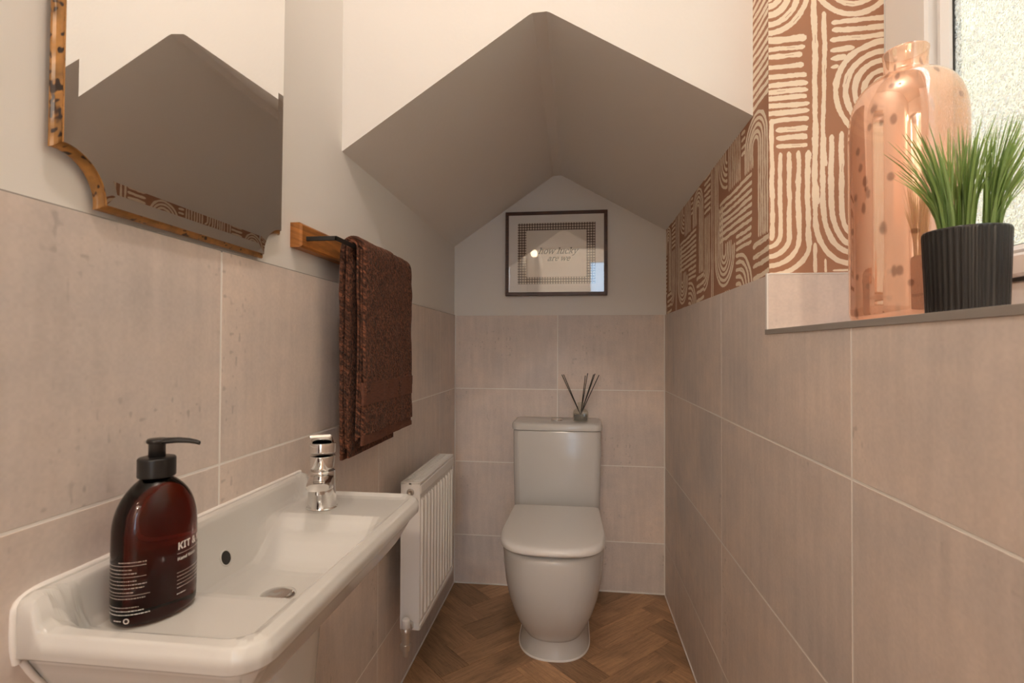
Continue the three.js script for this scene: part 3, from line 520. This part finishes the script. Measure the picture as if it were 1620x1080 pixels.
// ---------------------------------------------------------------- soap bottle
const font = await new FontLoader().loadAsync('fonts/droid/droid_sans_bold.typeface.json');
{
  const s = thing('soap_bottle', 'amber pump soap bottle with white print on the basin', 'bottle');
  const X = 0.0617, Z = 1.6255, Y = 0.6932, R = 0.0370, OA = 0.0405, OB = 0.0310, D1 = [0.24, -0.97], D2 = [0.97, 0.24];   // an oval bottle, its long side along the wall
  const oval = (g) => {                                                       // squeezes a turned shape to the oval, keeping the neck round
    const p = g.attributes.position;
    for (let i = 0; i < p.count; i++) {
      const x = p.getX(i), z = p.getZ(i), r = Math.hypot(x, z), k = sm(0.013, 0.030, r), a = lerp(1, OA / R, k), b = lerp(1, OB / R, k), c = x * a, e = z * b;
      p.setXYZ(i, X + D1[0] * c + D2[0] * e, Y + p.getY(i), Z + D1[1] * c + D2[1] * e);
    }
    g.computeVertexNormals(); return g;
  };
  const prof = [[0, 0.0012], [0.024, 0.0012], [0.031, 0.0], [0.0345, 0.0015], [0.0365, 0.005], [R, 0.010], [R, 0.088], [0.0364, 0.098], [0.0345, 0.108], [0.0312, 0.1175], [0.0265, 0.126], [0.0205, 0.1335], [0.0155, 0.138], [0.0135, 0.1405], [0.0132, 0.146], [0, 0.146]];
  const pts = prof.slice(0, 4).concat(new THREE.CatmullRomCurve3(prof.slice(4, 13).map(([a, b]) => V3(a, b, 0))).getPoints(48).map((p) => [p.x, p.y]), prof.slice(13));
  const body = obj('bottle', oval(lathe(pts, 72)), phys({ color: new THREE.Color().setRGB(1, 0.93, 0.88), transmission: 1, thickness: 0.07, roughness: 0.05, ior: 1.42, attenuationColor: new THREE.Color().setRGB(0.40, 0.105, 0.028), attenuationDistance: 0.023 }), s);
  obj('collar', [lathe([[0, 0.1405], [0.0168, 0.1405], [0.0175, 0.1415], [0.0175, 0.159], [0.0165, 0.1605], [0.012, 0.1615], [0, 0.1615]], 48).translate(X, Y, Z)], M.blackPlastic, s);
  const ang = 1.95;                                                          // the nozzle's turn about the bottle
  const nz = [[0, 0.176, 0.0082, 0.003], [0.009, 0.1772, 0.0075, 0.0031], [0.02, 0.1775, 0.006, 0.0029], [0.03, 0.1765, 0.005, 0.0026], [0.037, 0.1748, 0.0045, 0.0023], [0.040, 0.1735, 0.004, 0.002]].map(([d, y, a, b]) => Array.from({ length: 20 }, (_, i) => { const t = i / 20 * 2 * PI; return [X + Math.sin(ang) * d + Math.cos(ang) * a * Math.cos(t), Y + y + b * Math.sin(t), Z + Math.cos(ang) * d - Math.sin(ang) * a * Math.cos(t)]; }));
  const ph = obj('pump_head', [lathe([[0, 0.160], [0.0078, 0.160], [0.0078, 0.1745], [0.0095, 0.1755], [0.0098, 0.178], [0.0085, 0.1798], [0, 0.1802]], 36).translate(X, Y, Z)], M.blackPlastic, s);
  obj('nozzle', loft(nz, { capStart: true, capEnd: true, crease: 0.8 }), M.blackPlastic, ph);
  const ink = std({ color: new THREE.Color().setRGB(0.78, 0.75, 0.72), roughness: 0.6 });
  // lettering follows the oval: th0 = where the line starts (radians round the oval), reading towards smaller angles
  const turnAt = (th0, d) => { let th = th0, left = d; const st = d / 12; for (let i = 0; i < 12; i++) th -= st / Math.hypot(OA * Math.sin(th), OB * Math.cos(th)); return th; };
  const wrap = (g, th0, y) => { const p = g.attributes.position; for (let i = 0; i < p.count; i++) { const th = turnAt(th0, p.getX(i)), o = 0.00012 + p.getZ(i), c = (OA + o) * Math.cos(th), e = (OB + o) * Math.sin(th); p.setXYZ(i, X + D1[0] * c + D2[0] * e, Y + y + p.getY(i), Z + D1[1] * c + D2[1] * e); } g.computeVertexNormals(); return g; };
  const word = (t, size, th, y) => wrap(new TextGeometry(t, { font, size, depth: 0.00015, curveSegments: 3, bevelEnabled: false }), th, y);
  const bars = (th, w, y, h, x0 = 0) => wrap(new THREE.BoxGeometry(w, h, 0.00015, Math.max(2, Math.ceil(w / 0.0012)), 1, 1).translate(x0 + w / 2, 0, 0), th, y);
  const fine = (th, w, y, x0 = 0) => { const o = []; let x = x0; while (x < w + x0) { const l = rr(0.0009, 0.0032); o.push(bars(th, Math.min(l, w + x0 - x + 0.0003), y, 0.0008, x)); x += l + 0.0006; } return o; };
  const F = 1.55, Lf = 3.55;
  obj('print', [word('KIT & KIN', 0.0076, F, 0.0665), bars(F, 0.045, 0.0625, 0.0005), word('Hand Wash', 0.0034, F, 0.0555), ...[0.043, 0.0392, 0.0354, 0.0316, 0.0278].flatMap((y, i) => fine(F, [0.04, 0.038, 0.041, 0.036, 0.03][i], y)), ...fine(F, 0.011, 0.0215)], ink, body);
  obj('print', [...fine(Lf, 0.024, 0.0650, 0.018), bars(Lf, 0.042, 0.0618, 0.0004), ...fine(Lf, 0.030, 0.0580), ...fine(Lf, 0.034, 0.0543), bars(Lf, 0.042, 0.0510, 0.0004), ...[0.0470, 0.0435, 0.0400, 0.0360].flatMap((y, i) => fine(Lf, [0.034, 0.042, 0.04, 0.032][i], y)), bars(Lf, 0.045, 0.0330, 0.0004), ...fine(Lf, 0.041, 0.0300), ...[0.0215, 0.018, 0.0145].flatMap((y, i) => fine(Lf, [0.036, 0.040, 0.045][i], y)), wrap(new THREE.TorusGeometry(0.0022, 0.0005, 4, 20).scale(1, 1, 0.2).translate(0.026, 0, 0), Lf, 0.0085), ...fine(Lf, 0.008, 0.0085, 0.013)], ink, body);
}

// ---------------------------------------------------------------- mirror
{
  const m = thing('wall_mirror', 'mirror with scooped corners and a mottled bamboo edge above the basin', 'mirror');
  m.position.set(0, 1.116, 1.315); m.rotation.set(0, 0.012, -0.007);       // hung from a nail, so it leans out a touch at the top
  const zA = -0.006, zB = 0.373, yA = 0.001, yB = 0.63, R0 = 0.048, N = 26, XG = 0.0080;
  const outline = (b, x) => {
    const R = R0 + b, th = Math.asin(b / R), pts = [];
    for (const [cz, cy, a0] of [[zB, yA, PI / 2], [zB, yB, PI], [zA, yB, 1.5 * PI], [zA, yA, 0]]) {                   // scallops bite in at each corner
      for (let i = 0; i <= N; i++) { const a = a0 + PI / 2 - th - i / N * (PI / 2 - 2 * th); pts.push([x, cy + R * Math.sin(a), cz + R * Math.cos(a)]); }
    }
    return pts;
  };
  const subdivide = (p, k = 40) => p.flatMap((a, i) => { const b = p[(i + 1) % p.length], far = Math.hypot(a[1] - b[1], a[2] - b[2]) > 0.05; return far ? Array.from({ length: k }, (_, j) => a.map((v, n) => lerp(v, b[n], j / k))) : [a]; });
  const glassMat = std({ color: new THREE.Color().setRGB(0.90, 0.90, 0.89), metalness: 1, roughness: 0.015 });
  const inner = outline(0.0150, XG), edge = outline(0.0006, XG + 0.0006);
  const sh = new THREE.Shape(inner.map(([, y, z]) => new THREE.Vector2(-z, y)));
  obj('glass', new THREE.ShapeGeometry(sh, 4).rotateY(PI / 2).translate(XG, 0, 0), glassMat, m);
  obj('bevel', loft([edge, inner].map((r) => r.slice().reverse()), { crease: 0.02 }), glassMat, m);
  const prof = [[-0.001, -0.0045], [-0.0035, -0.0038], [-0.0052, -0.0020], [-0.0055, 0.0006], [-0.0042, 0.0032], [-0.0016, 0.0050], [0.0010, 0.0058], [0.0012, 0.0066], [0.0002, 0.0072], [0.0000, XG], [0.0006, XG + 0.0006]];
  const bamboo = dataTex(2048, 64, (u, v) => {
    const g = vnoise(u * 130, v * 3, 201, 130, 3), f = vnoise(u * 600, v * 8, 202, 600, 8), bl = vnoise(u * 260, v * 6, 203, 260, 6) * 0.6 + vnoise(u * 560, v * 11, 204, 560, 11) * 0.4;
    const burn = sm(0.655, 0.76, bl), k = 0.80 + 0.34 * g + 0.14 * (f - 0.5);
    return [lerp(166 * k, 46, burn), lerp(118 * k, 27, burn), lerp(62 * k, 18, burn)];
  });
  const rings = prof.map(([b, x]) => subdivide(outline(b, x))).map((r) => r.reverse());
  const g = loft(rings, { crease: 0.7 }), ref = rings[3], cum = [0];
  for (let i = 0; i < ref.length; i++) { const a = ref[i], b = ref[(i + 1) % ref.length]; cum.push(cum[i] + Math.hypot(a[1] - b[1], a[2] - b[2])); }
  const uv = g.attributes.uv, n = ref.length; for (let i = 0; i < uv.count; i++) uv.setX(i, cum[Math.round(uv.getX(i) * n)] / cum[n]);
  obj('bamboo_edge', g, std({ map: bamboo, roughness: 0.33 }), m);
  obj('backing', panel('left', inner.map(([, y, z]) => [z, y]), XG - 0.001, 0.016), M.blackMetal, m);
}

// ---------------------------------------------------------------- towel rail and towel
{
  const t = thing('towel_rail', 'black flat bar towel rail on a honey wood board', 'towel rail');
  const wood = dataTex(1024, 128, (u, v) => { const g = vnoise(u * 8, v * 16 + 3 * vnoise(u * 3, v * 2, 301, 3, 2), 302, 8, 64), f = vnoise(u * 40, v * 60, 303, 40, 60), k = 0.78 + 0.3 * g + 0.14 * f; return [166 * k, 106 * k, 50 * k]; });
  const g = panel('left', [[0.815, 1.1485], [1.257, 1.1485], [1.257, 1.1925], [0.815, 1.1925]].reverse(), 0.0155, 0.021, 0.0035), uv = g.attributes.uv, p = g.attributes.position;
  for (let i = 0; i < p.count; i++) uv.setXY(i, (p.getZ(i) + p.getX(i)) / 0.45, (p.getY(i) - 1.14) / 0.06 + p.getX(i) * 6);
  obj('board', g, std({ map: wood, roughness: 0.42 }), t);
  const y0 = 1.1625, y1 = 1.1705, w = 0.0045;
  obj('bar', [box(0.015, 0.0735, y0, y1, 1.236, 1.236 + w, 0.001), box(0.069, 0.0735, y0, y1, 0.824, 1.2405, 0.001), box(0.015, 0.0735, y0, y1, 0.824, 0.824 + w, 0.001)], M.blackMetal, t);
}
{
  const t = thing('hand_towel', 'dark brown folded terry towel over the black rail', 'towel');
  const terry = dataTex(512, 512, (u, v) => { const a = vnoise(u * 120, v * 120, 401, 120, 120), b = vnoise(u * 60, v * 60, 402, 60, 60), k = 0.30 + 0.85 * a + 0.45 * b; return [92 * k, 56 * k, 40 * k]; }, true, 1 / 0.28, 1 / 0.28);
  const loops = dataTex(512, 512, (u, v) => 255 * (0.55 * vnoise(u * 130, v * 130, 403, 130, 130) + 0.45 * vnoise(u * 50, v * 50, 404, 50, 50)), false, 1 / 0.25, 1 / 0.25);
  const weave = dataTex(256, 256, (u, v) => { const k = 0.85 + 0.25 * vnoise(u * 10, v * 90, 411, 10, 90); return [100 * k, 60 * k, 43 * k]; }, true, 1 / 0.1, 1 / 0.1);
  const TM = phys({ map: terry, roughness: 0.95, bumpMap: loops, bumpScale: 0.005, sheen: 0.35, sheenRoughness: 0.6, sheenColor: new THREE.Color().setRGB(0.30, 0.18, 0.13) });
  const HM = phys({ map: weave, roughness: 0.85, sheen: 0.3, sheenRoughness: 0.5, sheenColor: new THREE.Color().setRGB(0.25, 0.15, 0.11) });
  const bx = 0.0712, by = 1.1705;
  // a sheet hung over the bar: half width hw, front and back lengths, between z0 and z1
  const path = (hf, hb, top, yf, yb) => { const P = []; for (let i = 0; i <= 46; i++) P.push([bx + hf, lerp(yf, by - 0.012, i / 46)]); for (let i = 1; i < 16; i++) { const a = PI * i / 16, h = Math.cos(a) > 0 ? hf : hb; P.push([bx + h * Math.cos(a), by - 0.012 + (top + 0.012) * Math.sin(a) ** 0.8]); } for (let i = 0; i <= 46; i++) P.push([bx - hb, lerp(by - 0.012, yb, i / 46)]); return P; };
  const sheet = (P, th, z0f, z1f, wob, sd) => {
    const n = P.length, nz = 40, ring = [];
    // cross-section round the sheet's edge for every step along the path gives a closed, thick cloth
    for (let j = 0; j < n; j++) {
      const a = P[Math.max(0, j - 1)], b = P[Math.min(n - 1, j + 1)], dx = b[0] - a[0], dy = b[1] - a[1], m = Math.hypot(dx, dy), nx = dy / m, ny = -dx / m, s = j / (n - 1), r = [];
      const z0 = z0f(s), z1 = z1f(s);
      const put = (o, z) => { const k = wob * ((vnoise(z * 26, P[j][1] * 9 + (s > 0.5 ? 40 : 0), sd, 999, 999) - 0.5) + 0.5 * (vnoise(z * 70, P[j][1] * 40, sd + 1, 999, 999) - 0.5)); r.push([P[j][0] + nx * (o + k), P[j][1] + ny * (o + k), z]); };
      for (let i = 0; i <= nz; i++) put(th / 2, lerp(z0 + th / 2, z1 - th / 2, i / nz));
      for (let i = 1; i < 6; i++) { const q = PI / 2 - PI * i / 6; put(th / 2 * Math.sin(q), z1 - th / 2 + th / 2 * Math.cos(q)); }
      for (let i = 0; i <= nz; i++) put(-th / 2, lerp(z1 - th / 2, z0 + th / 2, i / nz));
      for (let i = 1; i < 6; i++) { const q = -PI / 2 - PI * i / 6; put(th / 2 * Math.sin(q), z0 + th / 2 + th / 2 * Math.cos(q)); }
      ring.push(r);
    }
    const g = loft(ring, { capStart: true, capEnd: true, crease: 0.9 }), p = g.attributes.position, u = g.attributes.uv;
    for (let i = 0; i < p.count; i++) u.setXY(i, p.getZ(i), p.getY(i) + p.getX(i) * 0.7);
    return g;
  };
  const top = 0.006;
  const near = (s) => 1.168 - 0.006 * Math.sin(s * 6), farE = (s) => 0.872 + 0.014 * sm(0.2, 0.5, s) + 0.012 * sm(0.5, 0.8, s);
  obj('outer_fold', sheet(path(0.0215, 0.0205, top + 0.0075, 0.800, 0.765), 0.0072, farE, near, 0.005, 501), TM, t);
  obj('middle_fold', sheet(path(0.0145, 0.0125, top + 0.0035, 0.797, 0.775), 0.0052, (s) => farE(s) + 0.012, (s) => near(s) - 0.003, 0.003, 511), TM, t);
  obj('inner_fold', sheet(path(0.0080, 0.0065, top - 0.0003, 0.79, 0.757), 0.0044, (s) => farE(s) + 0.02, (s) => near(s) - 0.001, 0.002, 521), TM, t);
  const strip = (x, ya, yb, th, z0, z1) => sheet(Array.from({ length: 14 }, (_, i) => [x, lerp(ya, yb, i / 13)]), th, () => z0, () => z1, 0.003, 501);
  obj('woven_band', strip(bx + 0.0217, 0.8585, 0.902, 0.0082, 0.869, 1.1705), HM, t);
  obj('hem', strip(bx + 0.0210, 0.781, 0.801, 0.0062, 0.872, 1.168), HM, t);
  obj('hem', strip(bx - 0.0205, 0.752, 0.767, 0.0060, 0.886, 1.168), HM, t);
}

// ---------------------------------------------------------------- picture
{
  const p = thing('framed_print', 'dark wood framed gingham print with handwriting above the toilet', 'picture');
  const x0 = 0.2125, x1 = 0.6245, y0 = 1.1855, y1 = 1.5275, f = 0.0135, z = 0.0165;
  const fw = dataTex(512, 64, (u, v) => { const k = 0.75 + 0.35 * vnoise(u * 12, v * 20, 601, 12, 20) + 0.15 * vnoise(u * 80, v * 40, 602, 80, 40); return [74 * k, 42 * k, 27 * k]; }, true, 4, 20);
  const fmat = std({ map: fw, roughness: 0.4 });
  const mit = (poly, n) => obj('frame_side', panel('back', poly, z + 0.0035, 0.024, 0.0012), fmat, p);
  mit([[x0, y0], [x1, y0], [x1 - f, y0 + f], [x0 + f, y0 + f]]); mit([[x0, y1], [x0 + f, y1 - f], [x1 - f, y1 - f], [x1, y1]]);
  mit([[x0, y0], [x0 + f, y0 + f], [x0 + f, y1 - f], [x0, y1]]); mit([[x1, y0], [x1, y1], [x1 - f, y1 - f], [x1 - f, y0 + f]]);
  const a = [0.263, 0.577, 1.232, 1.481];
  obj('mount', panel('back', rect(x0 + f - 0.002, x1 - f + 0.002, y0 + f - 0.002, y1 - f + 0.002), z - 0.002, 0.0018, 0.0004, 0, 0, [rect(...a)]), std({ color: new THREE.Color().setRGB(0.83, 0.80, 0.765), roughness: 0.9 }), p);
  const art = canvasTex(1260, 1000, (c, w, h) => {
    c.fillStyle = '#e6ddd1'; c.fillRect(0, 0, w, h);
    const q = w / 60;
    for (let i = 0; i < 60; i++) for (let j = 0; j < 49; j++) { const n = (i % 2) + (j % 2); c.fillStyle = n === 2 ? '#3f2f26' : n === 1 ? '#85746a' : '#e6ddd1'; c.fillRect(i * q, j * q, q + 1, q + 1); }
    c.fillStyle = '#e9e1d6';
    const ax = 0.124 * w, bx = 0.874 * w, ay = 0.135 * h, by = 0.868 * h; c.fillRect(ax, ay, bx - ax, by - ay);
    for (let i = 0; i < 38; i++) { const x = lerp(ax, bx, (i + 0.5) / 38); for (const y of [ay, by]) { c.beginPath(); c.arc(x, y, 13, 0, 2 * PI); c.fill(); } }
    for (let i = 0; i < 29; i++) { const y = lerp(ay, by, (i + 0.5) / 29); for (const x of [ax, bx]) { c.beginPath(); c.arc(x, y, 13, 0, 2 * PI); c.fill(); } }
    c.fillStyle = '#1d1713'; c.textAlign = 'center';
    c.save(); c.transform(1, 0, -0.16, 1, 0, 0); c.strokeStyle = '#1d1713'; c.lineWidth = 5; c.font = 'italic 128px serif'; c.fillText('how lucky', 0.578 * w, 0.505 * h); c.strokeText('how lucky', 0.578 * w, 0.505 * h); c.font = 'italic 112px serif'; c.fillText('are we', 0.605 * w, 0.618 * h); c.strokeText('are we', 0.605 * w, 0.618 * h); c.restore();
  });
  const ag = new THREE.PlaneGeometry(a[1] - a[0] + 0.004, a[3] - a[2] + 0.004).translate((a[0] + a[1]) / 2, (a[2] + a[3]) / 2, z - 0.0041);
  obj('print', ag, std({ map: art, roughness: 0.85 }), p);
  obj('backboard', box(x0 + 0.003, x1 - 0.003, y0 + 0.003, y1 - 0.003, -0.0040, z - 0.0046), M.blackMetal, p);
  obj('glass', panel('back', rect(x0 + f - 0.003, x1 - f + 0.003, y0 + f - 0.003, y1 - f + 0.003), z, 0.0008), phys({ color: 0xffffff, transmission: 1, thickness: 0, roughness: 0.02, ior: 1.5 }), p);
}

// ---------------------------------------------------------------- on the sill: vase and potted grass
{
  const v = thing('copper_vase', 'tall copper lustre glass bottle vase with dark spots on the window sill', 'vase'), X = 0.936, Z = 1.378, Y = 1.0055;
  const c = new THREE.CatmullRomCurve3([[0.0, 0.002], [0.04, 0.002], [0.056, 0.0005], [0.0625, 0.004], [0.0652, 0.012], [0.0655, 0.03], [0.0655, 0.12], [0.0655, 0.22], [0.065, 0.268], [0.0615, 0.292], [0.053, 0.311], [0.041, 0.3225], [0.029, 0.329], [0.0255, 0.332], [0.0245, 0.338], [0.0248, 0.352], [0.0258, 0.3605], [0.0252, 0.3622], [0.0242, 0.3615]].map(([a, b]) => V3(a, b, 0)), false, 'centripetal').getPoints(140).map((p) => [Math.max(0, p.x), p.y]);
  const spots = [];
  for (let i = 0; i < 75; i++) spots.push([rnd(), rnd(), rr(0.008, 0.014), rr(0.012, 0.026), rnd()]);
  const spotTex = dataTex(512, 512, (u, w) => {
    let d = 0; for (const [a, b, sx, sy] of spots) { let du = Math.abs(u - a); du = Math.min(du, 1 - du); const q = (du / sx) ** 2 + ((w - b) / sy) ** 2; if (q < 2) d = Math.max(d, sm(1.5, 0.3, q + 0.5 * vnoise(u * 90, w * 90, 701, 90, 90))); }
    return [lerp(255, 188, d), lerp(214, 150, d), lerp(186, 128, d)];
  });
  const vg = lathe(c, 96); for (let i = 0; i < vg.attributes.uv.count; i++) vg.attributes.uv.setY(i, vg.attributes.position.getY(i) / 0.3622);
  obj('body', vg.translate(X, Y, Z), phys({ map: spotTex, metalness: 0.6, transmission: 1, thickness: 0, roughness: 0.035, ior: 2.0 }), v);
}
{
  const p = thing('potted_grass', 'artificial green grass in a ribbed black pot on the window sill', 'plant'), X = 0.9015, Z = 1.5335, Y = 1.0058;
  const n = 168, ring = (y, r, rib) => Array.from({ length: n }, (_, i) => { const a = -i / n * 2 * PI, q = r + (rib ? 0.00055 * (i % 4 < 2 ? 1 : -0.6) : 0); return [X + q * Math.cos(a), Y + y, Z + q * Math.sin(a)]; });
  obj('pot', loft([ring(0.0, 0.0315, 0), ring(0.001, 0.0328, 0), ring(0.003, 0.0332, 1), ring(0.03, 0.0341, 1), ring(0.06, 0.0352, 1), ring(0.084, 0.0361, 1), ring(0.0865, 0.0362, 0), ring(0.0875, 0.0355, 0), ring(0.0868, 0.0345, 0), ring(0.075, 0.034, 0)], { capStart: true, capEnd: true, crease: 0.5 }), M.blackPlastic, p);
  obj('soil', loft([ring(0.0745, 0.0338, 0), ring(0.0775, 0.031, 0), ring(0.079, 0.018, 0)], { capEnd: true }), std({ color: new THREE.Color().setRGB(0.05, 0.035, 0.025), roughness: 1 }), p);
  const greens = [[0.24, 0.38, 0.10], [0.33, 0.47, 0.14], [0.19, 0.31, 0.08], [0.42, 0.54, 0.20]].map((c) => phys({ color: new THREE.Color().setRGB(...c), roughness: 0.55, transmission: 0.3, thickness: 0 }));
  const tufts = [[-0.015, -0.004, -0.75], [-0.010, -0.012, -0.55], [0.002, -0.002, 0.1], [0.004, -0.014, 0.2], [0.015, 0.014, 0.6], [0.019, 0.006, 0.85]];
  for (let i = 0; i < 290; i++) {
    const [tx, tz, lean] = tufts[i % 6], a = rr(0, 2 * PI), sp = rr(0.0, 0.0065), L = rr(0.080, 0.136), bend = rr(0.002, 0.026);
    // blades fan out; "lean" tips a whole tuft along the sill
    const bx = X + tx + sp * Math.cos(a), bz = Z + tz + sp * Math.sin(a), dx = Math.cos(a) * bend + rr(-0.006, 0.006) + lean * 0.025, dz = Math.sin(a) * bend + rr(-0.006, 0.006) + lean * 0.017, wd = rr(0.0008, 0.0015), ta = rr(0, PI);
    const pos = [], idx = [], K = 6;
    for (let k = 0; k <= K; k++) { const t = k / K, q = t * t, cx = bx + dx * q, cy = Y + 0.074 + L * (t - 0.12 * q * (bend / 0.04)), cz = bz + dz * q, h = wd * (k === K ? 0.12 : 1 - 0.45 * t); pos.push(cx - h * Math.cos(ta), cy, cz - h * Math.sin(ta), cx + h * 0.0 + h * 0.25 * Math.sin(ta), cy, cz - h * 0.25 * Math.cos(ta), cx + h * Math.cos(ta), cy, cz + h * Math.sin(ta)); }
    for (let k = 0; k < K; k++) for (const o of [0, 1]) { const b = k * 3 + o; idx.push(b, b + 1, b + 4, b, b + 4, b + 3); }
    const g = new THREE.BufferGeometry(); g.setAttribute('position', new THREE.Float32BufferAttribute(pos, 3)); g.setIndex(idx); g.computeVertexNormals();
    obj('grass_blade', g, greens[i % 4], p);
  }
}

renderer.render(scene, camera);
